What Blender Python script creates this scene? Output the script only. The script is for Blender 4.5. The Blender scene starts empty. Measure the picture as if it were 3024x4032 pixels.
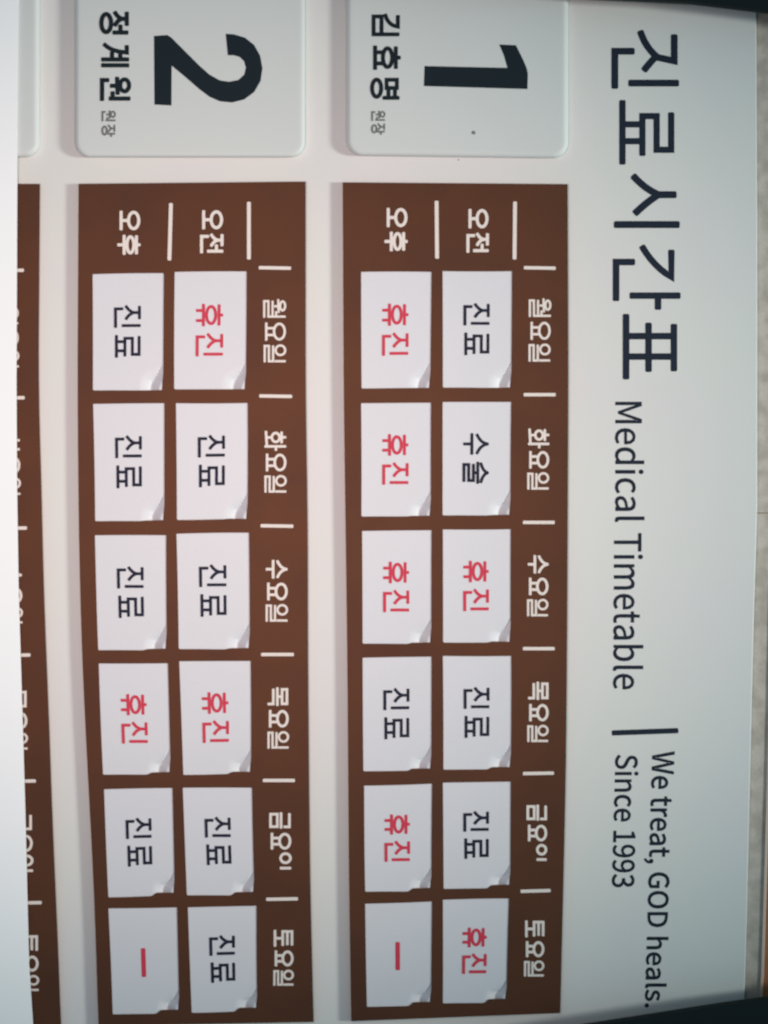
# A clinic timetable board (photographed on its side), rebuilt at real size.
import bpy, bmesh, math, random
from mathutils import Vector
random.seed(4)
R = math.radians
scene = bpy.context.scene
col = scene.collection

# One unit of measure "px" on the board = 0.2 mm.  x runs up the real wall, y runs along it, h stands out from it.
S = 0.0002
D = 6000.0                                   # distance board - camera, in the same measure
def P(x, y, h=0.0):
    f = (D - h) / D
    return Vector(((y - 2016) * f * S, -h * S, (x - 1512) * f * S))
def L(x, y, h):                              # a place in front of the wall, for the lamps
    return Vector(((y - 2016) * S, -h * S, (x - 1512) * S))

# ---------------------------------------------------------------- camera
cam = bpy.data.cameras.new('camera')
camo = bpy.data.objects.new('camera', cam); col.objects.link(camo)
from mathutils import Matrix
camo.matrix_world = Matrix(((0, -1, 0, 0), (0, 0, -1, -D * S), (1, 0, 0, 0), (0, 0, 0, 1)))   # held sideways: the wall's "up" is the picture's right
cam.sensor_fit = 'VERTICAL'; cam.sensor_height = 24; cam.sensor_width = 18
cam.lens = 12 / (2016 / D)
cam.clip_start = 0.01; cam.clip_end = 50
cam.dof.use_dof = True
cam.dof.focus_distance = D * S * 1.12
cam.dof.aperture_fstop = 2.5
scene.camera = camo

# ---------------------------------------------------------------- world and lamps
w = bpy.data.worlds.new('World'); scene.world = w; w.use_nodes = True
bg = w.node_tree.nodes['Background']
bg.inputs[0].default_value = (0.112, 0.218, 0.258, 1); bg.inputs[1].default_value = 1.0
def lamp(name, kind, pos, aim, energy, color, **kw):
    l = bpy.data.lights.new(name, kind); l.energy = energy; l.color = color
    for k, v in kw.items(): setattr(l, k, v)
    o = bpy.data.objects.new(name, l); col.objects.link(o)
    o.location = L(*pos); o.rotation_euler = (L(*aim) - L(*pos)).to_track_quat('-Z', 'Y').to_euler()
    return o
lamp('ceiling_spot', 'SPOT', (14600, 1980, 6300), (150, 1780, 0), 325, (0.95, 1.0, 0.93), spot_size=R(27.5), spot_blend=1.0, shadow_soft_size=0.24)
lamp('fill_spot', 'SPOT', (720, 1740, 4500), (720, 1740, 0), 23.5, (0.985, 0.69, 0.635), spot_size=R(73), spot_blend=1.0, shadow_soft_size=0.12)  # added warm fill in front; its falloff imitates the camera's vignetting and colour shading
scene.view_settings.view_transform = 'Standard'; scene.view_settings.look = 'None'
scene.view_settings.exposure = 0; scene.view_settings.gamma = 1

# ---------------------------------------------------------------- materials
def mat(name, rgb, rough=0.5, var=0.03, nscale=900, bump=0.02, spec=0.4, blotch=None, bscale=60, metal=0.0):
    m = bpy.data.materials.new(name); m.use_nodes = True
    nt = m.node_tree; b = nt.nodes['Principled BSDF']
    g = nt.nodes.new('ShaderNodeNewGeometry')
    n = nt.nodes.new('ShaderNodeTexNoise'); n.inputs['Scale'].default_value = nscale; n.inputs['Detail'].default_value = 3
    nt.links.new(g.outputs['Position'], n.inputs['Vector'])
    mx = nt.nodes.new('ShaderNodeMix'); mx.data_type = 'RGBA'
    mx.inputs[6].default_value = (*[c * (1 - var) for c in rgb], 1)
    mx.inputs[7].default_value = (*[min(1, c * (1 + var)) for c in rgb], 1)
    nt.links.new(n.outputs[0], mx.inputs[0])
    out = mx.outputs[2]
    if blotch:
        n2 = nt.nodes.new('ShaderNodeTexNoise'); n2.inputs['Scale'].default_value = bscale; n2.inputs['Detail'].default_value = 5
        nt.links.new(g.outputs['Position'], n2.inputs['Vector'])
        r = nt.nodes.new('ShaderNodeMapRange'); r.inputs[1].default_value = 0.42; r.inputs[2].default_value = 0.66
        nt.links.new(n2.outputs[0], r.inputs[0])
        m2 = nt.nodes.new('ShaderNodeMix'); m2.data_type = 'RGBA'
        nt.links.new(out, m2.inputs[6]); m2.inputs[7].default_value = (*blotch, 1); nt.links.new(r.outputs[0], m2.inputs[0])
        out = m2.outputs[2]
    nt.links.new(out, b.inputs['Base Color'])
    b.inputs['Roughness'].default_value = rough; b.inputs['Specular IOR Level'].default_value = spec
    b.inputs['Metallic'].default_value = metal
    if bump:
        bp = nt.nodes.new('ShaderNodeBump'); bp.inputs['Strength'].default_value = bump; bp.inputs['Distance'].default_value = 0.0005
        nt.links.new(n.outputs[0], bp.inputs['Height']); nt.links.new(bp.outputs[0], b.inputs['Normal'])
    return m
M_board = mat('board_enamel', (.655, .66, .64), .55, .07, 1500, .14, blotch=(.66, .645, .65), bscale=9)
M_plate = mat('plate_acrylic', (.58, .612, .605), .6, .025, 1500, .05, .2)
M_brown = mat('panel_brown', (.113, .048, .028), .62, .10, 1300, .05, .1, blotch=(.098, .044, .028), bscale=14, metal=.6)
M_card = mat('card_white', (.62, .63, .67), .5, .06, 1500, .08)
M_ink = mat('ink_black', (.009, .017, .023), .6, .1, 900, 0, .12)
M_title = mat('ink_navy', (.012, .019, .034), .6, .1, 900, 0, .15)
M_text = mat('ink_dark_blue', (.012, .015, .034), .7, .1, 900, 0, .2)
M_grey = mat('ink_grey', (.12, .135, .135), .6, .1, 900, 0)
M_red = mat('ink_red', (.56, .042, .078), .6, .06, 900, 0, .2)
M_white = mat('ink_white', (.72, .66, .62), .6, .04, 900, 0)
M_sheet = mat('paper_white', (.86, .89, .91), .8, .01, 900, .03)
M_stone = mat('granite', (.475, .425, .38), .6, .12, 420, .15, blotch=(.36, .32, .28), bscale=85)
M_joint = mat('mortar', (.24, .21, .18), .9, .1, 700, .2)
M_frame = mat('frame_black', (.006, .009, .010), .35, .2, 700, .05, .25)
M_rim = mat('frame_rim', (.035, .045, .042), .5, .25, 500, .1, .3)
M_wood = mat('orange_wood', (.36, .13, .05), .6, .15, 300, .1)
M_trim = mat('pale_trim', (.60, .46, .38), .5, .08, 700, .1)
M_speck = mat('dirt', (.20, .20, .20), .9, .2, 2500, .1)

# ---------------------------------------------------------------- object helpers
def thing(name, label, cat, at, group=None, kind=None):
    o = bpy.data.objects.new(name, None); col.objects.link(o)
    o.location = P(*at); o.empty_display_size = 0.01
    o['label'] = label; o['category'] = cat
    if group: o['group'] = group
    if kind: o['kind'] = kind
    return o
def link(name, bm, m, parent, flat=False, smooth=False, label=None):
    """bm is in (x, y, h); it is carried to its real place and made one mesh object."""
    for v in bm.verts: v.co = P(*v.co)
    if flat:
        bmesh.ops.recalc_face_normals(bm, faces=bm.faces)
        for f in bm.faces:
            f.normal_update()
            if f.normal.y > 0: f.normal_flip()
    else:
        bmesh.ops.recalc_face_normals(bm, faces=bm.faces)
    c = Vector((0, 0, 0))
    if parent is not None: c = parent['_w']  if '_w' in parent else Vector(parent.matrix_basis.translation)
    c = Vector(c)
    for v in bm.verts: v.co -= c
    me = bpy.data.meshes.new(name); bm.to_mesh(me); bm.free()
    me.materials.append(m)
    if smooth:
        for p in me.polygons: p.use_smooth = True
    o = bpy.data.objects.new(name, me); col.objects.link(o)
    if parent is not None: o.parent = parent
    if label: o['label'] = label
    return o

def fill_curve(contours, h0, h1=None, bevel=0.0, offset=0.0):
    """polygon with holes -> bmesh in (x, y, h). h1 given: a solid from h0 to h1 with a small rounded edge."""
    cu = bpy.data.curves.new('c', 'CURVE'); cu.dimensions = '2D'; cu.fill_mode = 'BOTH'
    for pts in contours:
        s = cu.splines.new('POLY'); s.points.add(len(pts) - 1); s.use_cyclic_u = True
        for q, (x, y) in zip(s.points, pts): q.co = (x, y, 0, 1)
    cu.offset = offset
    if h1 is not None:
        cu.extrude = (h1 - h0) / 2 - bevel
        if bevel: cu.bevel_depth = bevel; cu.bevel_resolution = 1; cu.offset = -bevel
    o = bpy.data.objects.new('c', cu); col.objects.link(o)
    dg = bpy.context.evaluated_depsgraph_get()
    me = bpy.data.meshes.new_from_object(o.evaluated_get(dg))
    bm = bmesh.new(); bm.from_mesh(me)
    bpy.data.objects.remove(o); bpy.data.curves.remove(cu); bpy.data.meshes.remove(me)
    mid = h0 if h1 is None else (h0 + h1) / 2
    for v in bm.verts: v.co.z += mid
    bmesh.ops.remove_doubles(bm, verts=bm.verts, dist=0.01)
    return bm

# ---------------------------------------------------------------- lettering
# Each Korean syllable as pen strokes in its own box: u to the right, v downwards, 0..1 (reading direction).
def bez(p0, p1, p2, n=6):
    return [((1-t)**2*p0[0]+2*t*(1-t)*p1[0]+t*t*p2[0], (1-t)**2*p0[1]+2*t*(1-t)*p1[1]+t*t*p2[1]) for t in [i/n for i in range(n+1)]]
def ring(cx, cy, rx, ry, n=28):
    return ('o', [(cx+rx*math.cos(2*math.pi*i/n), cy+ry*math.sin(2*math.pi*i/n)) for i in range(n)])
def ln(*p): return ('l', list(p))
def cl(*p): return ('o', list(p))
def rieul(x0, x1, y0, y1):
    m = (y0+y1)/2
    return ln((x0, y0), (x1, y0), (x1, m), (x0, m), (x0, y1), (x1+.03, y1))
def jieut(x0, x1, y0, y1, stem=.42):
    c = (x0+x1)/2; k = y0+(y1-y0)*stem; o = (x1-x0)*.0
    return [ln((x0+.02, y0), (x1-.02, y0)), ln((c, y0), (c, k)), ('l', bez((c, k-.02), (c-.03, (k+y1)/2), (x0, y1))), ('l', bez((c, k-.02), (c+.03, (k+y1)/2), (x1, y1)))]
def nieun(x0, x1, y0, y1): return ln((x0, y0), (x0, y1), (x1, y1))
G = {}
G['JIN'] = jieut(0, .61, .02, .56) + [ln((.93, 0), (.93, .70)), nieun(.12, 1, .70, .98)]
G['RYO'] = [ln((.05, .03), (.88, .03), (.88, .31), (.12, .31), (.12, .62), (.94, .62)), ln((.28, .62), (.28, .97)), ln((.71, .62), (.71, .97)), ln((0, .97), (1, .97))]
G['HYU'] = [ln((.5, 0), (.5, .13)), ln((.03, .13), (.97, .13)), ring(.5, .44, .41, .18), ln((0, .74), (1, .74)), ln((.28, .74), (.28, 1)), ln((.76, .74), (.76, 1))]
G['SU'] = [('l', bez((.5, 0), (.46, .30), (.03, .46))), ('l', bez((.5, .0), (.54, .30), (.97, .46))), ln((0, .67), (1, .67)), ln((.5, .67), (.5, 1))]
G['SUL'] = [('l', bez((.5, 0), (.44, .20), (.04, .29))), ('l', bez((.5, 0), (.56, .20), (.96, .29))), ln((0, .42), (1, .42)), ln((.5, .42), (.5, .60)), rieul(.1, .88, .60, 1)]
G['WOL'] = [ring(.34, .12, .25, .12), ln((0, .33), (.70, .31)), ln((.36, .33), (.36, .50)), ln((.66, .43), (.90, .43)), ln((.93, 0), (.93, .52)), rieul(.08, .93, .60, 1)]
G['YO'] = [ring(.5, .29, .46, .27), ln((.30, .52), (.30, .93)), ln((.70, .52), (.70, .93)), ln((0, .95), (1, .95))]
G['IL'] = [ring(.31, .25, .28, .23), ln((.95, .02), (.95, .50)), rieul(.06, .95, .60, 1)]
G['I'] = [ring(.30, .5, .30, .47), ln((.96, .02), (.96, .98))]
G['HWA'] = [ln((.31, 0), (.31, .14)), ln((.04, .19), (.60, .19)), ring(.32, .48, .24, .19), ln((.32, .67), (.32, .94)), ln((0, .96), (.72, .92)), ln((.80, 0), (.80, 1)), ln((.80, .47), (1, .47))]
G['MOK'] = [cl((.08, .04), (.92, .04), (.92, .29), (.08, .29)), ln((.5, .29), (.5, .52)), ln((0, .53), (1, .53)), ln((.08, .74), (.93, .74), (.93, 1))]
G['GEUM'] = [ln((.06, .03), (.93, .03), (.93, .30)), ln((0, .46), (1, .46)), cl((.08, .65), (.92, .65), (.92, 1), (.08, 1))]
G['TO'] = [ln((.93, .03), (.06, .03), (.06, .53), (.95, .53)), ln((.06, .28), (.90, .28)), ln((.5, .53), (.5, .93)), ln((0, .95), (1, .95))]
G['O'] = [ring(.5, .29, .46, .27), ln((.5, .56), (.5, .93)), ln((0, .95), (1, .95))]
G['JEON'] = jieut(0, .62, .02, .52) + [ln((.60, .28), (.90, .28)), ln((.93, 0), (.93, .68)), nieun(.10, 1, .66, .97)]
G['HU'] = [ln((.5, 0), (.5, .14)), ln((.03, .15), (.97, .15)), ring(.5, .43, .44, .16), ln((0, .72), (1, .72)), ln((.5, .72), (.5, 1))]
G['JEONG'] = jieut(0, .60, .02, .47) + [ln((.62, .26), (.90, .26)), ln((.94, 0), (.94, .52)), ring(.50, .80, .42, .185)]
G['GYE'] = [('l', [(.08, .05), (.36, .05)] + bez((.36, .05), (.32, .65), (.0, .92))), ln((.36, .30), (.62, .30)), ln((.36, .62), (.62, .62)), ln((.67, 0), (.67, 1)), ln((.93, 0), (.93, 1))]
G['WON'] = [ring(.34, .17, .27, .16), ln((0, .44), (.72, .42)), ln((.36, .44), (.36, .66)), ln((.66, .60), (.92, .60)), ln((.94, 0), (.94, .70)), nieun(.10, 1, .76, .98)]
G['JANG'] = jieut(0, .58, .02, .50) + [ln((.76, 0), (.76, .56)), ln((.76, .28), (1, .28)), ring(.48, .81, .36, .18)]
G['GIM'] = [('l', [(.06, .05), (.55, .05)] + bez((.55, .05), (.50, .42), (.0, .53))), ln((.91, .03), (.91, .56)), cl((.08, .67), (.91, .67), (.91, .97), (.08, .97))]
G['HYO'] = [ln((.5, 0), (.5, .13)), ln((.04, .15), (.96, .15)), ring(.5, .47, .42, .18), ln((.26, .60), (.26, .93)), ln((.76, .60), (.76, .93)), ln((0, .95), (1, .95))]
G['MYEONG'] = [cl((.05, .06), (.45, .06), (.45, .44), (.05, .44)), ln((.50, .13), (.92, .13)), ln((.50, .37), (.92, .37)), ln((.93, .0), (.93, .55)), ring(.46, .81, .42, .17)]
# the big heading has its own cut of the letters
G['T_JIN'] = [('l', [(.09, .045), (.535, .045), (.47, .30)] + bez((.47, .30), (.30, .48), (.02, .56))), ('l', bez((.44, .31), (.54, .40), (.69, .50))), ln((.93, 0), (.93, .72)), nieun(.36, 1, .68, .955)]
G['T_RYO'] = [ln((.20, .05), (.785, .05), (.785, .32), (.235, .32), (.235, .585), (.86, .585)), ln((.37, .585), (.37, .95)), ln((.645, .585), (.645, .95)), ln((0, .955), (1, .955))]
G['T_SI'] = [ln((.36, .05), (.36, .33)), ('l', bez((.36, .31), (.26, .52), (.02, .71))), ('l', bez((.36, .31), (.48, .48), (.70, .68))), ln((.92, 0), (.92, 1))]
G['T_GAN'] = [('l', [(.09, .115), (.50, .115)] + bez((.50, .115), (.34, .38), (.02, .56))), ln((.80, 0), (.80, .73)), ln((.80, .32), (1, .32)), nieun(.26, .86, .70, .965)]
G['T_PYO'] = [ln((.16, .05), (.87, .05)), ln((.14, .53), (.88, .53)), ln((.33, .05), (.33, .95)), ln((.66, .05), (.66, .95)), ln((0, .955), (1, .955))]
G['BAR'] = [ln((0, .5), (1, .5))]

def stroke_bm(bm, pts, th, closed, h, cap=True):
    n = len(pts); vs = []
    V = [Vector((p[0], p[1])) for p in pts]
    # drop doubled points
    W = [V[0]]
    for p in V[1:]:
        if (p - W[-1]).length > .4: W.append(p)
    V = W; n = len(V)
    if n < 2: return
    if not closed and cap:
        a = (V[0] - V[1]).normalized() * th * .12; b = (V[-1] - V[-2]).normalized() * th * .12
        V[0] = V[0] + a; V[-1] = V[-1] + b
    for i in range(n):
        if closed: d0 = (V[i]-V[i-1]).normalized(); d1 = (V[(i+1) % n]-V[i]).normalized()
        else:
            d0 = (V[i]-V[i-1]).normalized() if i else (V[1]-V[0]).normalized()
            d1 = (V[i+1]-V[i]).normalized() if i < n-1 else d0
        t = (d0+d1)
        t = t.normalized() if t.length > .2 else d1
        nn = Vector((-t.y, t.x)); k = 1/max(.55, nn.dot(Vector((-d1.y, d1.x))))
        o = nn*th/2*k
        if not closed and (i == 0 or i == n-1):      # softly rounded pen ends
            s = -1 if i == 0 else 1
            e = d1 * s * th * .16
            vs.append([bm.verts.new((*(V[i]+o), h)), bm.verts.new((*(V[i]-o), h)), bm.verts.new((*(V[i]+o*.62+e), h)), bm.verts.new((*(V[i]-o*.62+e), h))])
        else: vs.append([bm.verts.new((*(V[i]+o), h)), bm.verts.new((*(V[i]-o), h))])
    m = n if closed else n-1
    for i in range(m):
        a, b = vs[i], vs[(i+1) % n]
        bm.faces.new((a[0], b[0], b[1], a[1]))
    if not closed:
        for q in (vs[0], vs[-1]): bm.faces.new((q[0], q[1], q[3], q[2]))

def hangul(key, fn, th, h, bm):
    """fn maps (u, v) to board (x, y)"""
    for i, (k, pts) in enumerate(G[key]):
        dense = []
        m = len(pts)
        for j in range(m):
            dense.append(pts[j])
        stroke_bm(bm, [fn(u, v) for u, v in dense], th, k == 'o', h + .16*i)
def boxfn(x0, x1, y0, y1, th, dx=0.0):
    # outer ink box -> pen centre box; dx leans the box (x shift from its first to last y)
    a = th/2
    def fn(u, v): return ((x1-a) + v*((x0+a)-(x1-a)) + dx*(u-.5), (y0+a) + u*((y1-a)-(y0+a)))
    return fn
def word(name, items, th, h, m, parent, label=None):
    """items: (key, x0, x1, y0, y1)"""
    bm = bmesh.new()
    for k, x0, x1, y0, y1 in items: hangul(k, boxfn(x0, x1, y0, y1, th), th, h, bm)
    return link(name, bm, m, parent, flat=True, label=label)

LATIN = {",":[389,[[105,-266,214,-196,285,-97,310,27,297,107,260,158,202,176,154,166,119,135,105,87,118,39,152,8,199,-3,214,-1,197,-79,149,-143,74,-190]]],".":[389,[[195,-18,241,-6,274,28,287,78,274,130,241,164,195,176,148,164,115,130,102,78,115,28,148,-6]]],"1":[777,[[123,0,686,0,686,106,480,106,480,1027,382,1027,322,997,253,973,169,954,169,873,353,873,353,106,123,106]]],"3":[777,[[368,-18,536,17,654,117,699,275,669,398,592,486,482,535,482,542,578,595,641,678,664,789,625,927,519,1014,364,1045,255,1029,161,986,78,923,147,842,210,894,281,928,360,941,453,921,513,864,534,779,507,679,418,609,249,583,249,485,438,459,539,387,569,279,542,177,469,111,360,88,256,105,173,148,106,206,41,123,120,54,227,2]]],"9":[777,[[329,-18,468,13,587,114,670,292,702,557,675,771,603,923,493,1015,356,1045,209,1003,102,887,62,711,97,534,195,426,345,389,430,405,511,448,581,514,556,313,499,182,419,110,325,88,260,98,201,125,151,167,81,87,146,33,228,-4],[580,622,509,543,436,498,366,485,264,513,203,592,182,711,205,835,268,916,357,945,470,908,545,800]]],"D":[964,[[141,0,403,0,609,35,758,137,850,299,881,517,850,735,758,895,606,993,398,1027,141,1027],[270,106,270,922,387,922,545,895,658,817,726,690,748,517,726,343,658,214,545,134,387,106]]],"G":[965,[[545,-18,673,-3,781,39,861,101,861,532,524,532,524,424,742,424,742,155,692,123,629,102,557,95,411,125,303,209,237,342,214,517,239,690,307,820,415,903,556,931,647,918,720,883,777,835,847,919,776,979,679,1026,552,1045,364,1008,215,903,117,736,81,513,116,289,212,122,358,18]]],"M":[1137,[[141,0,258,0,258,569,255,666,249,772,241,871,246,871,329,637,524,104,611,104,804,637,887,871,892,871,885,772,878,666,875,569,875,0,996,0,996,1027,840,1027,644,478,621,407,598,335,573,263,567,263,543,335,518,407,493,478,297,1027,141,1027]]],"O":[1039,[[520,-18,697,19,835,126,926,294,958,517,926,738,835,904,697,1009,520,1045,342,1009,204,904,113,738,81,517,113,294,204,126,342,19],[520,95,394,125,298,210,236,343,214,517,236,690,298,820,394,903,520,931,645,903,742,820,803,690,825,517,803,343,742,210,645,125]]],"S":[835,[[426,-18,611,21,732,125,775,273,746,401,671,487,563,548,417,611,338,648,273,701,246,783,270,862,337,913,438,931,527,920,605,887,672,836,739,919,657,984,555,1029,438,1045,272,1010,157,914,115,773,148,647,227,563,324,510,471,445,559,402,620,347,643,262,617,174,543,116,427,95,323,111,226,155,144,223,67,133,167,53,288,0]]],"T":[839,[[354,0,485,0,485,917,796,917,796,1027,43,1027,43,917,354,917]]],"W":[1230,[[254,0,408,0,560,619,578,698,595,775,612,853,618,853,634,775,651,698,668,619,824,0,980,0,1192,1027,1069,1027,958,468,939,357,921,246,902,134,894,134,869,246,845,358,821,468,678,1027,559,1027,417,468,392,357,368,246,345,134,339,134,318,246,298,357,277,468,169,1027,36,1027]]],"a":[789,[[304,-18,395,-3,479,36,556,91,560,91,571,0,676,0,676,468,650,633,564,741,413,780,296,764,195,726,115,681,164,592,230,632,307,662,392,674,488,646,536,575,549,482,340,445,195,388,110,307,83,197,112,81,190,7],[340,85,272,97,224,136,206,206,238,292,346,356,549,396,549,185,478,130,410,97]]],"b":[866,[[464,-18,588,9,694,89,767,218,794,392,774,552,716,674,622,753,492,780,407,766,326,727,252,674,258,810,258,1115,129,1115,129,0,231,0,242,78,248,78,318,27,391,-7],[443,90,387,97,324,122,258,168,258,569,328,625,395,660,459,672,576,637,641,539,661,391,632,229,555,126]]],"c":[714,[[429,-18,518,-7,601,26,675,77,619,164,567,126,507,99,440,88,317,125,234,226,204,380,236,533,320,635,444,672,500,664,550,641,595,606,660,690,601,735,528,767,438,780,299,753,182,675,102,549,73,380,100,211,175,86,288,8]]],"d":[868,[[388,-18,475,-3,553,36,619,90,623,90,634,0,739,0,739,1115,611,1115,611,822,618,692,552,739,484,769,403,780,279,752,174,672,101,546,74,380,96,210,160,86,259,8],[416,90,302,124,231,224,206,381,236,534,315,635,426,672,488,664,549,639,611,592,611,193,548,135,484,101]]],"e":[776,[[437,-18,532,-8,615,20,686,59,641,144,583,112,521,91,451,84,323,117,236,209,199,350,711,350,714,372,716,396,717,423,682,612,578,736,413,780,287,752,178,673,102,547,73,380,101,212,179,87,294,9],[197,441,237,570,315,650,416,678,518,651,582,571,605,441]]],"h":[850,[[129,0,258,0,258,552,328,616,393,655,465,668,547,647,594,581,609,465,609,0,737,0,737,482,712,645,635,746,504,780,408,763,326,717,252,653,258,810,258,1115,129,1115]]],"i":[385,[[129,0,258,0,258,761,129,761],[193,917,238,928,268,958,279,1003,268,1046,238,1075,193,1085,149,1075,120,1046,109,1003,120,958,149,928]]],"l":[398,[[263,-18,294,-17,318,-12,338,-7,319,91,293,88,275,94,262,111,258,143,258,1115,129,1115,129,151,143,59,186,2]]],"m":[1297,[[129,0,258,0,258,552,325,617,389,655,448,668,528,647,574,581,590,465,590,0,717,0,717,552,786,617,849,655,909,668,989,647,1035,581,1050,465,1050,0,1178,0,1178,482,1153,645,1077,746,948,780,859,761,776,710,696,634,654,712,586,762,486,780,399,763,320,716,249,650,246,650,234,761,129,761]]],"n":[854,[[129,0,258,0,258,552,328,616,393,655,465,668,547,647,594,581,609,465,609,0,737,0,737,482,712,645,635,746,504,780,408,763,324,716,249,650,246,650,234,761,129,761]]],"r":[543,[[129,0,258,0,258,489,315,592,382,648,448,665,476,664,499,660,522,653,546,763,522,773,496,779,465,780,384,761,310,706,249,622,246,622,234,761,129,761]]],"s":[655,[[328,-18,479,13,572,94,604,207,568,322,482,392,373,438,292,471,232,511,209,570,224,625,271,665,350,681,413,672,470,648,522,613,584,693,518,737,439,768,349,780,207,751,118,674,87,564,121,458,203,390,308,345,390,311,455,265,482,200,465,140,416,97,332,81,248,93,175,124,106,172,45,87,126,33,222,-4]]],"t":[528,[[367,-18,415,-14,463,-4,508,10,483,106,456,96,426,88,396,85,327,103,290,152,279,231,279,657,486,657,486,761,279,761,279,975,172,975,158,761,38,754,38,657,151,657,151,235,171,102,239,14]]]}
def latin(name, text, a, b, cap, cap2, weight, h, m, parent, label=None):
    """a, b: baseline start and end (x, y) of the inked text; cap heights at both ends"""
    pen = 0; cs = []
    for ch in text:
        if ch == ' ': pen += 330; continue
        adv, cont = LATIN[ch]
        for c in cont: cs.append([(pen+c[i], c[i+1]) for i in range(0, len(c), 2)])
        pen += adv
    lo = min(p[0] for c in cs for p in c); hi = max(p[0] for c in cs for p in c)
    out = []
    for c in cs:
        q = []
        for u, v in c:
            t = (u-lo)/(hi-lo); k = (cap+(cap2-cap)*t)/1027
            q.append((a[0]+(b[0]-a[0])*t+v*k, a[1]+(b[1]-a[1])*t))
        out.append(q)
    bm = fill_curve(out, h, offset=weight)
    return link(name, bm, m, parent, flat=True, label=label)

# ---------------------------------------------------------------- the stone wall behind, its trim
HW = -42
wall = thing('granite_wall', 'pale grey granite wall showing as a narrow strip at the right edge, behind the sign board', 'wall', (3100, 2016, HW))
def slab(x0, x1, y0, y1, h0, h1, bev=3):
    return fill_curve([[(x0, y0), (x1, y0), (x1, y1), (x0, y1)]], h0, h1, bev)
link('mortar', slab(-500, 3600, -1200, 5200, HW-90, HW-16, 0), M_joint, wall)
for y0, y1 in ((-1100, 445), (451, 2017), (2023, 5150)):
    if y0 == -1100: y0, y1 = -1100, 2017
    elif y0 == 451: continue
    link('tile', slab(-480, 3590, y0, y1, HW-60, HW, 2), M_stone, wall)

wt = thing('wooden_trim', 'orange brown wooden strip with a pale edge at the lower right corner', 'trim', (3060, 3400, 0))
link('board', fill_curve([[(3052, 2300), (3240, 2300), (3240, 4300), (2990, 4300), (3001, 3930), (3007, 3840), (3014, 3632), (3032, 3050)]], HW+1, HW+5, 1.5), M_wood, wt)
link('edging', fill_curve([[(3038, 2300), (3053, 2300), (3033, 3050), (3014.5, 3632), (3008, 3840), (3002, 3930), (2991, 4300), (2978, 4300), (2990, 3930), (2996, 3840), (3003, 3632), (3020, 3050)]], HW+1, HW+7, 1.5), M_trim, wt)

# ---------------------------------------------------------------- the sign board and its printed heading
board = thing('sign_board', 'large pale grey clinic board with a navy Korean heading and Medical Timetable beside it', 'sign board', (1500, 2016, 0))
edge = [(2977, -120), (2978, 150), (2981, 900), (2981, 1500), (2981, 2000), (2967, 2460), (2952, 3100), (2940, 3632), (2929, 4000), (2918, 4300)]
link('board_face', fill_curve([edge + [(-260, 4300), (-260, -120)]], -40, 0, 3), M_board, board)

def letter(key, x0, x1, y0, y1, th):
    bm = bmesh.new(); hangul(key, boxfn(x0, x1, y0, y1, th), th, .6, bm)
    link('letter', bm, M_title, board, flat=True)
letter('T_JIN', 2396, 2680, 109, 356, 27)
letter('T_RYO', 2429, 2666, 388, 654, 25)
letter('T_SI', 2411, 2683, 677, 915, 28)
letter('T_GAN', 2404, 2686, 955, 1226, 26)
letter('T_PYO', 2443, 2677, 1230, 1500, 26)
latin('heading_lettering', 'Medical', (2424, 1583), (2424, 2055), 102, 104, 1.3, .6, M_title, board)
latin('heading_lettering', 'Timetable', (2419, 2100), (2416, 2714), 106, 106, 1.3, .6, M_title, board)
latin('motto_lettering', 'We treat, GOD heals.', (2570, 2960), (2541, 3966), 85, 72, 2, .6, M_title, board)
latin('motto_lettering', 'Since 1993', (2425, 2973), (2411, 3493), 85, 84, 1.8, .6, M_title, board)
bm = bmesh.new(); stroke_bm(bm, [(2412, 2886), (2668, 2877)], 21, False, .6, False); link('divider_line', bm, M_title, board, flat=True)

# ---------------------------------------------------------------- number plates
def rr_outline(x0, x1, y0, y1, r, d, n=10):
    pts = []
    r2 = max(2, r-d)
    for cx, cy, a0 in ((x1-d-r2, y1-d-r2, 0), (x0+d+r2, y1-d-r2, 90), (x0+d+r2, y0+d+r2, 180), (x1-d-r2, y0+d+r2, 270)):
        for i in range(n+1):
            a = R(a0+90*i/n); pts.append((cx+r2*math.cos(a), cy+r2*math.sin(a)))
    return pts
PH = 38
def plate(x0, x1, y0, y1, r, label, be=15, skew=0):
    t = thing('name_plate', label, 'name plate', ((x0+x1)/2, y1, 0), 'raised room plates above the timetables')
    bm = bmesh.new(); rings = []
    prof = [(1.5, 0.3), (0, 3), (0, PH-be)] + [(be*(1-math.cos(R(a))), PH-be+be*math.sin(R(a))) for a in (22, 45, 62, 78, 90)] + [(be+12, PH)]
    for d, h in prof:
        rings.append([bm.verts.new((x, y+skew*(x-x0)/(x1-x0)*max(0, (y-300)/400), h)) for x, y in rr_outline(x0, x1, y0, y1, r, d)])
    for a, b in zip(rings, rings[1:]):
        for i in range(len(a)): bm.faces.new((a[i], a[(i+1) % len(a)], b[(i+1) % len(a)], b[i]))
    bm.faces.new(rings[-1]); bm.faces.new(rings[0][::-1])
    o = link('plate_body', bm, M_plate, t, smooth=True)
    return t
p1 = plate(1361, 2238, -260, 613, 62, 'white plate with the big black numeral one, nearest the heading', 22, 14)
p2 = plate(293, 1202, -260, 620, 60, 'white plate with the big black numeral two, between the other plates', 19)
p3 = plate(-700, 158, -260, 620, 60, 'plate cut off at the left edge, only its blank rounded side in view', 26)
n1 = [(1512+.9114*x, .9114*y) for x, y in [(498, 192), (570, 195), (600, 255), (617, 296), (622, 318), (620, 385), (172, 372), (175, 285), (533, 293), (518, 240)]]
link('number', fill_curve([n1], PH+.6), M_ink, p1, flat=True)
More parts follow.
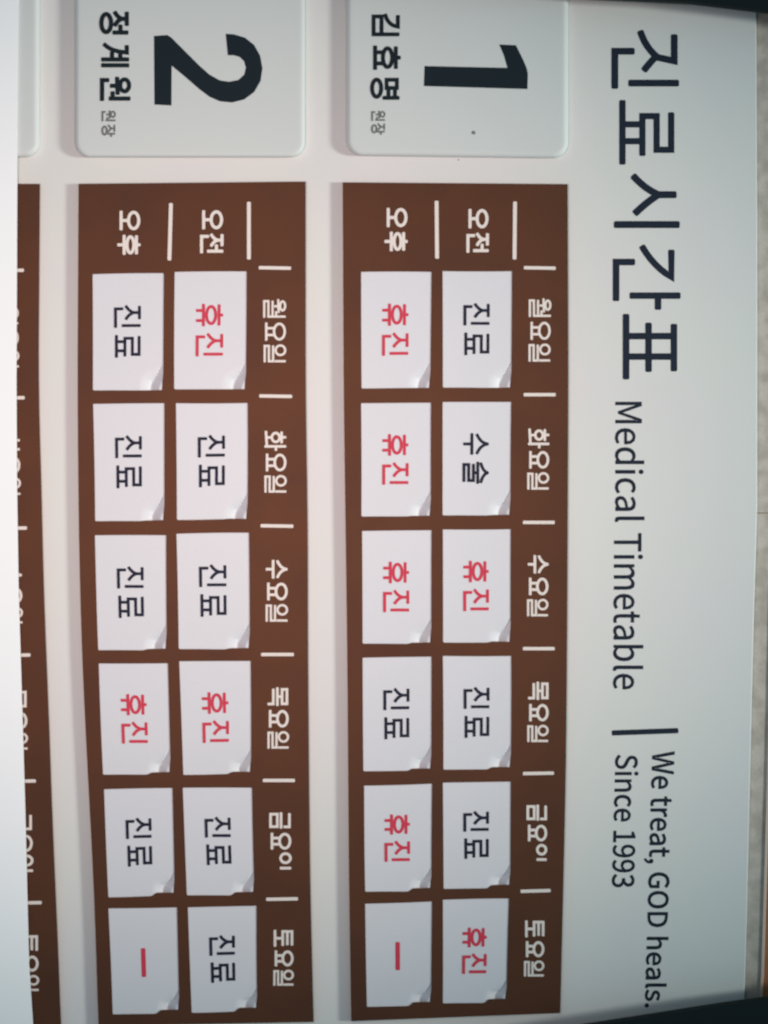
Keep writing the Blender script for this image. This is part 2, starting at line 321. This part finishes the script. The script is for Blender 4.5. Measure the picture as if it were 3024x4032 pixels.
n2 = [(665, 155), (722, 151), (738, 160), (800, 222), (862, 284), (905, 322), (950, 347), (990, 353), (1030, 345), (1055, 322), (1062, 292), (1054, 264), (1035, 246), (1010, 239), (984, 239), (975, 146), (1010, 148), (1058, 162), (1098, 194), (1124, 240), (1134, 295), (1126, 350), (1098, 398), (1055, 430), (1003, 443), (950, 438), (905, 418), (862, 386), (800, 332), (742, 284), (741, 456), (667, 452)]
link('number', fill_curve([[(.9114*x, .9114*y) for x, y in n2]], PH+.6), M_ink, p2, flat=True)
word('name_lettering', [('JEONG', 389, 510, 40, 142), ('GYE', 394, 513, 166, 272), ('WON', 391, 518, 298, 402)], 17.5, PH+.6, M_ink, p2)
word('name_lettering', [('GIM', 1460, 1580, 50, 151), ('HYO', 1464, 1582, 175, 279), ('MYEONG', 1455, 1577, 302, 399)], 16.2, PH+.6, M_ink, p1)
word('title_lettering', [('WON', 399, 457, 433, 480), ('JANG', 399, 455, 489, 541)], 7.4, PH+.6, M_grey, p2)
word('title_lettering', [('WON', 1461, 1518, 434, 478), ('JANG', 1461, 1517, 484, 532)], 7, PH+.6, M_grey, p1)
def speck(x, y, r, h, label, name='dirt_speck'):
    bm = bmesh.new(); n = 12
    rs = [r*random.uniform(.75, 1.15) for _ in range(n)]
    top = bm.verts.new((x, y, h+r*.35))
    a = [bm.verts.new((x+rs[i]*math.cos(2*math.pi*i/n), y+rs[i]*math.sin(2*math.pi*i/n), h-.4)) for i in range(n)]
    b = [bm.verts.new((x+.6*rs[i]*math.cos(2*math.pi*i/n), y+.6*rs[i]*math.sin(2*math.pi*i/n), h+r*.3)) for i in range(n)]
    for i in range(n):
        bm.faces.new((a[i], a[(i+1) % n], b[(i+1) % n], b[i])); bm.faces.new((b[i], b[(i+1) % n], top))
    bm.faces.new(a)
    bb = bmesh.new(); bb.free()
    t = link(name, bm, M_speck, None, smooth=True)
    t['label'] = label; t['category'] = 'speck of dirt'
speck(1866, 523, 9, PH, 'small grey speck of dirt on the plate with the numeral one')
speck(1806, 629, 3.5, 0, 'tiny dark speck on the board just past the edge of the numeral one plate')

# ---------------------------------------------------------------- brown timetables and their cards
TH = 24                                             # panel thickness
def interp(tab, y):
    for (y0, x0), (y1, x1) in zip(tab, tab[1:]):
        if y <= y1: return x0+(x1-x0)*(y-y0)/(y1-y0)
    return tab[-1][1]
def smooth_edge(tab, n=26):
    y0, y1 = tab[0][0], tab[-1][0]; out = []
    for i in range(n+1):
        y = y0+(y1-y0)*i/n; s = (y1-y0)/18
        out.append((sum(interp(tab, min(max(y+k*s, y0), y1))*q for k, q in ((-1, .25), (0, .5), (1, .25))) if 0 < i < n else interp(tab, y), y))
    return out
panels = {
 'a': dict(L=[(718, 1349), (1547, 1353), (2550, 1367), (3480, 1374), (4021, 1383)], R=[(725, 2235), (1500, 2238), (2500, 2233), (3000, 2229), (3497, 2218), (3989, 2206)]),
 'b': dict(L=[(724, 309), (1547, 305), (2100, 310), (2550, 321), (3023, 344), (3480, 369), (4040, 388)], R=[(715, 1203), (1547, 1203), (2100, 1212), (2550, 1212), (3100, 1217), (3480, 1221), (4024, 1235)]),
 'c': dict(L=[(724, -760), (4060, -700)], R=[(724, 157), (1547, 151), (1900, 163), (2300, 171), (2911, 196), (3200, 205), (3576, 222), (4060, 242)]),
}
# every card: its four corners on the board (top left, top right, bottom left, bottom right) and what it says
Q = {
 'a': {'am': [((1743,1068),(2016,1068),(1744,1527),(2013,1525)), ((1743,1583),(2013,1583),(1743,2030),(2009,2026)), ((1744,2085),(2011,2084),(1745,2529),(2010,2527)), ((1744,2583),(2013,2583),(1746,3030),(2012,3020)), ((1744,3082),(2011,3078),(1747,3500),(2009,3482)), ((1744,3543),(2004,3538),(1744,3951),(1993,3930))],
       'pm': [((1422,1071),(1699,1071),(1424,1529),(1694,1527)), ((1422,1588),(1697,1586),(1423,2034),(1696,2030)), ((1426,2091),(1699,2088),(1428,2535),(1698,2529)), ((1428,2590),(1699,2586),(1431,3036),(1698,3026)), ((1434,3094),(1701,3086),(1438,3512),(1698,3490)), ((1438,3559),(1701,3550),(1445,3964),(1697,3935))]},
 'b': {'am': [((688,1071),(971,1069),(686,1533),(968,1532)), ((693,1588),(975,1587),(697,2046),(975,2043)), ((695,2102),(980,2098),(704,2556),(984,2551)), ((706,2604),(987,2603),(722,3050),(989,3039)), ((720,3102),(992,3102),(736,3526),(1001,3511)), ((740,3573),(1010,3567),(755,3987),(1012,3968))],
       'pm': [((365,1080),(645,1076),(366,1538),(642,1535)), ((367,1591),(647,1588),(375,2053),(647,2047)), ((374,2108),(654,2108),(387,2561),(656,2553)), ((389,2613),(661,2612),(406,3051),(672,3039)), ((410,3108),(679,3103),(427,3532),(688,3515)), ((427,3577),(697,3573),(444,3994),(706,3969))]},
}
SAY = {'a': {'am': 'J S H J J H'.split(), 'pm': 'H H H J H -'.split()}, 'b': {'am': 'H J J H J J'.split(), 'pm': 'J J J H J -'.split()}}
TXT = {'J': ('JIN', 'RYO'), 'H': ('HYU', 'JIN'), 'S': ('SU', 'SUL')}
DAYS = ['Monday', 'Tuesday', 'Wednesday', 'Thursday', 'Friday', 'Saturday']
STEP = [0, 2, 5, 9, 13, 15]

def card_map(q, row, col_):
    tl, tr, bl, br = [Vector(p) for p in q]
    step = STEP[row]
    br = Vector((br.x, max(br.y+step, bl.y-4)))
    def sm(t): t = min(1, max(0, t)); return t*t*(3-2*t)
    wob = [random.uniform(-1, 1) for _ in range(4)]
    def f(a, b):
        p = (tl*(1-a)+tr*a)*(1-b)+(bl*(1-a)+br*a)*b
        p.y -= step*sm((a-.64)/.10)*sm((b-.80)/.20)
        p.x -= 5*sm((b-.84)/.16)*sm((a-.8)/.2)
        p.y += 1.6*wob[0]*math.sin(3.1*a)*(1-b)+1.4*wob[1]*math.sin(5*a+1)*b
        p.x += 1.2*wob[2]*math.sin(3.1*b)*(1-a)+1.0*wob[3]*math.sin(4*b)*a
        return p
    return f
CREASE = [(1.02, .775), (.965, .805), (.93, .845), (.895, .885), (.855, .925), (.835, .965), (.83, 1.03)]
def crease(a, b, W, H):
    """signed distance in px to the thumb-notch line, > 0 towards the corner"""
    best = 1e9; sg = 1
    for (a0, b0), (a1, b1) in zip(CREASE, CREASE[1:]):
        p = Vector((a*W, b*H)); s = Vector((a0*W, b0*H)); e = Vector((a1*W, b1*H)); d = e-s
        t = min(1, max(0, (p-s).dot(d)/d.dot(d))); v = p-(s+d*t)
        if v.length < best: best = v.length; sg = -1 if d.x*v.y-d.y*v.x > 0 else 1
    return best*sg
CT = 21.5
def card_h(a, b, W, H):
    c = crease(a, b, W, H)
    h = CT
    if c > 0:
        s = min(1, max(0, (b-.78)/.10)); h = CT-15.5*s+(15.5*s+2)*min(1, c/36)**.9
    else:
        t = max(0, 1+c/52); t *= min(1, max(0, (b-.80)/.12)); h = CT-15.5*t*t
    return h
AL = [0, .02, .25, .45, .55]+[.60+.02*i for i in range(20)]+[.995, 1]
BL_ = [0, .012, .3, .55, .66, .70]+[.74+.0125*i for i in range(21)]+[1]
GROUP = 'white cards slotted into the brown timetables'
def card(side, slot, row, parent_word):
    q = Q[side][slot][row]; say = SAY[side][slot][row]
    f = card_map(q, row, slot)
    W = (Vector(q[1])-Vector(q[0])).length; H = (Vector(q[2])-Vector(q[0])).length
    ink = {'J': 'black', 'S': 'black', 'H': 'red', '-': 'red'}[say]
    words = {'J': 'black word', 'S': 'black surgery word', 'H': 'red word', '-': 'red dash'}[say]
    num = {'a': 'timetable nearest the heading', 'b': 'middle timetable'}[side]
    lab = 'white card, %s, %s %s slot of the %s' % (words, DAYS[row], 'morning' if slot == 'am' else 'afternoon', num)
    c = f(.5, .5)
    t = thing('schedule_card', lab, 'card', (c.x, c.y, 2), GROUP)
    bm = bmesh.new(); grid = []
    for b in BL_:
        r = []
        for a in AL:
            p = f(a, b); r.append(bm.verts.new((p.x, p.y, card_h(a, b, W, H))))
        grid.append(r)
    for i in range(len(BL_)-1):
        for j in range(len(AL)-1): bm.faces.new((grid[i][j], grid[i][j+1], grid[i+1][j+1], grid[i+1][j]))
    rim = grid[0][:]+[g[-1] for g in grid[1:]]+grid[-1][-2::-1]+[g[0] for g in grid[-2:0:-1]]
    low = [bm.verts.new((v.co.x, v.co.y, 1)) for v in rim]
    for i in range(len(rim)): bm.faces.new((rim[i], rim[(i+1) % len(rim)], low[(i+1) % len(rim)], low[i]))
    outline = [(v.co.x, v.co.y) for v in rim]
    o = link('card_body', bm, M_card, t)
    bm = bmesh.new()
    if say == '-':
        stroke_bm(bm, [f(.485, .385), f(.485, .645)], 18, False, CT+.6, False)
        link('lettering', bm, M_red, t, flat=True)
    else:
        th = 12.1; k1, k2 = TXT[say]
        a0, a1 = .292, .688
        for k, b0, b1, s0, s1 in ((k1, .268, .472, a0, a1), (k2, .520, .728, a0+(0.01 if k2 == 'RYO' else 0), a1)):
            def fn(u, v, b0=b0, b1=b1, s0=s0, s1=s1):
                ax, bx = th/2/W, th/2/H
                return f((s1-ax)+v*((s0+ax)-(s1-ax)), (b0+bx)+u*((b1-bx)-(b0+bx)))
            hangul(k, fn, th, CT+.6, bm)
        link('lettering', bm, M_text if ink == 'black' else M_red, t, flat=True)
    return outline

def grow(pts, d):
    n = len(pts); out = []
    cx = sum(p[0] for p in pts)/n; cy = sum(p[1] for p in pts)/n
    for x, y in pts: out.append((x+(d if x > cx else -d), y+(d if y > cy else -d)))
    return out
names = {'a': 'brown timetable panel nearest the heading, under the plate with the numeral one',
         'b': 'brown timetable panel in the middle, under the plate with the numeral two',
         'c': 'darker brown timetable panel at the left edge, mostly covered by the white sheet'}
PT = {}
for s in 'abc':
    e = panels[s]; outl = smooth_edge(e['L']); outr = smooth_edge(e['R'])
    ce = (sum(p[0] for p in outl+outr)/(2*len(outl)), 2300)
    t = PT[s] = thing('timetable_panel', names[s], 'timetable', (ce[0], ce[1], 0), 'brown timetable panels')
    holes = []
    if s in Q:
        for slot in ('am', 'pm'):
            for row in range(6):
                o = card(s, slot, row, None)
                # thin the outline so the opening follows the card
                g = grow([(x, y) for x, y in o], .9)
                holes.append(g[::2] if len(g) % 2 == 0 else g)
    bm = fill_curve([outr + outl[::-1]] + [h[::-1] for h in holes], 0.2, TH, 0)
    link('panel_body', bm, M_brown, t)
# weekday names, short day strokes, row headings
def hline(s, x0, x1, y, dy=0, th=13):
    bm = bmesh.new(); stroke_bm(bm, [(x0, y+dy), (x1, y-dy)], th, False, TH+.6, False); link('divider_line', bm, M_white, PT[s], flat=True)
def vline(s, x, y0, y1, dx=0, th=15):
    bm = bmesh.new(); stroke_bm(bm, [(x+dx, y0), (x-dx, y1)], th, False, TH+.6, False); link('divider_line', bm, M_white, PT[s], flat=True)
for x0, x1, y, d in ((2065,2186,1055,-1), (2064,2186,1554,0), (2061,2182,2057,0), (2061,2182,2554,0), (2061,2179,3045,1), (2052,2166,3508,1.5)): hline('a', x0, x1, y, d)
for x0, x1, y, d in ((1021,1144,1055,-1), (1023,1148,1560,-1), (1028,1153,2071,-1), (1030,1155,2577,0), (1037,1159,3073,0), (1050,1171,3540,1)): hline('b', x0, x1, y, d)
for x1, y in ((92,1065), (95,1567), (104,2080), (118,2580), (139,3076), (162,3555)): hline('c', x1-122, x1, y, 1)
vline('a', 1720, 793, 1016, -1); vline('a', 2027, 796, 1019, 1); vline('b', 670, 802, 1023, 3); vline('b', 980, 797, 1019, 0)
def pair(s, k1, k2, x0, x1, y0, y1):
    H = y1-y0; word('time_lettering', [(k1, x0+(3 if k2 == 'HU' else 4), x1, y0, y0+.46*H), (k2, x0-(5 if k2 == 'HU' else 3), x1+2, y0+.53*H, y1)], 12.2, TH+.6, M_white, PT[s])
pair('a', 'O', 'JEON', 1837, 1925, 820, 998); pair('a', 'O', 'HU', 1516, 1606, 816, 992)
pair('b', 'O', 'JEON', 788, 880, 825, 1000); pair('b', 'O', 'HU', 464, 554, 827, 1006)
FIRST = ['WOL', 'HWA', 'SU', 'MOK', 'GEUM', 'TO']
def day(s, i, x0, x1, y0, y1, dx=-3):
    H = y1-y0; xm = (x0+x1)/2
    items = [(FIRST[i], x0, x1, y0, y0+(.315 if i != 1 else .335)*H)]
    lean = 0 if s == 'a' else dx
    if i == 4:
        items = [(FIRST[i], x0, x1, y0, y0+.30*H), ('YO', x0+2, x1-lean*.5, y0+.35*H, y0+.66*H), ('I', xm-5, x1-lean, y0+.695*H, y1)]
    else: items += [('YO', x0+3-lean*.3, x1-1-lean*.5, y0+.36*H, y0+.66*H), ('IL', x0-1-lean, x1-1-lean, y0+.70*H, y1)]
    th = {0: 9.5, 1: 10}.get(i, 10.5)
    bm = bmesh.new()
    for k, a0, a1, b0, b1 in items:
        tt = 8.8 if k in ('WOL', 'IL') else th
        hangul(k, boxfn(a0, a1, b0, b1, tt), tt, TH+.6, bm)
    link('day_lettering', bm, M_white, PT[s], flat=True)
for i, (x0, x1, y0, y1) in enumerate(((2082,2171,1173,1427), (2077,2165,1685,1931), (2076,2162,2183,2430), (2077,2163,2682,2925), (2073,2156,3166,3392), (2064,2146,3622,3848))): day('a', i, x0, x1, y0, y1)
for i, (x0, x1, y0, y1) in enumerate(((1036,1127,1176,1430), (1039,1129,1694,1943), (1044,1134,2202,2451), (1051,1138,2704,2951), (1060,1147,3196,3426), (1074,1157,3659,3884))): day('b', i, x0, x1, y0, y1)
for i, (xr, y0, y1) in enumerate(((74,1205,1450), (80,1706,1952), (88,2228,2458), (108,2715,2955), (128,3203,3436), (152,3679,3905))): day('c', i, xr-88, xr, y0, y1, -5)

# ---------------------------------------------------------------- the white sheet and the black frame rails
sh = [(-700, -200), (75, -200), (74, 0), (69, 480), (65, 1500), (67, 1900), (73, 2300), (82, 2600), (100, 3200), (109, 3576), (115, 3800), (130, 4032), (142, 4250), (-700, 4250)]
sheet = thing('white_sheet', 'plain white sheet covering the left edge of the board from top to bottom', 'sheet', (-200, 2016, 44))
link('sheet_body', fill_curve([sh], PH+3, PH+8, 1), M_sheet, sheet)

def rail(label, inner, outer, at):
    t = thing('frame_rail', label, 'frame', at, 'black frame rails at the corners')
    link('rail_body', fill_curve([inner+outer[::-1]], HW-2, 125, 6), M_frame, t)
    sgn = 1 if outer[0][1] > inner[0][1] else -1
    rim = [(x, y-sgn*9) for x, y in inner]; back = [(x, y+sgn*8) for x, y in inner]
    link('inner_lip', fill_curve([rim+back[::-1]], 3, 100, 4), M_rim, t)
rail('black frame rail crossing the upper right corner above the heading', [(1300, -115), (2000, -40), (2330, -10), (2724, 10), (3024, 46), (3500, 110)], [(1300, -400), (2000, -400), (2330, -400), (2724, -400), (3024, -400), (3500, -400)], (2400, -60, 0))
rail('black frame rail crossing the lower right corner below the motto', [(1300, 4240), (1900, 4120), (2296, 4040), (2606, 3992), (2724, 3973), (2869, 3951), (3024, 3930), (3500, 3870)], [(1300, 4500), (1900, 4500), (2296, 4500), (2606, 4500), (2724, 4500), (2869, 4500), (3024, 4500), (3500, 4500)], (2400, 4100, 0))
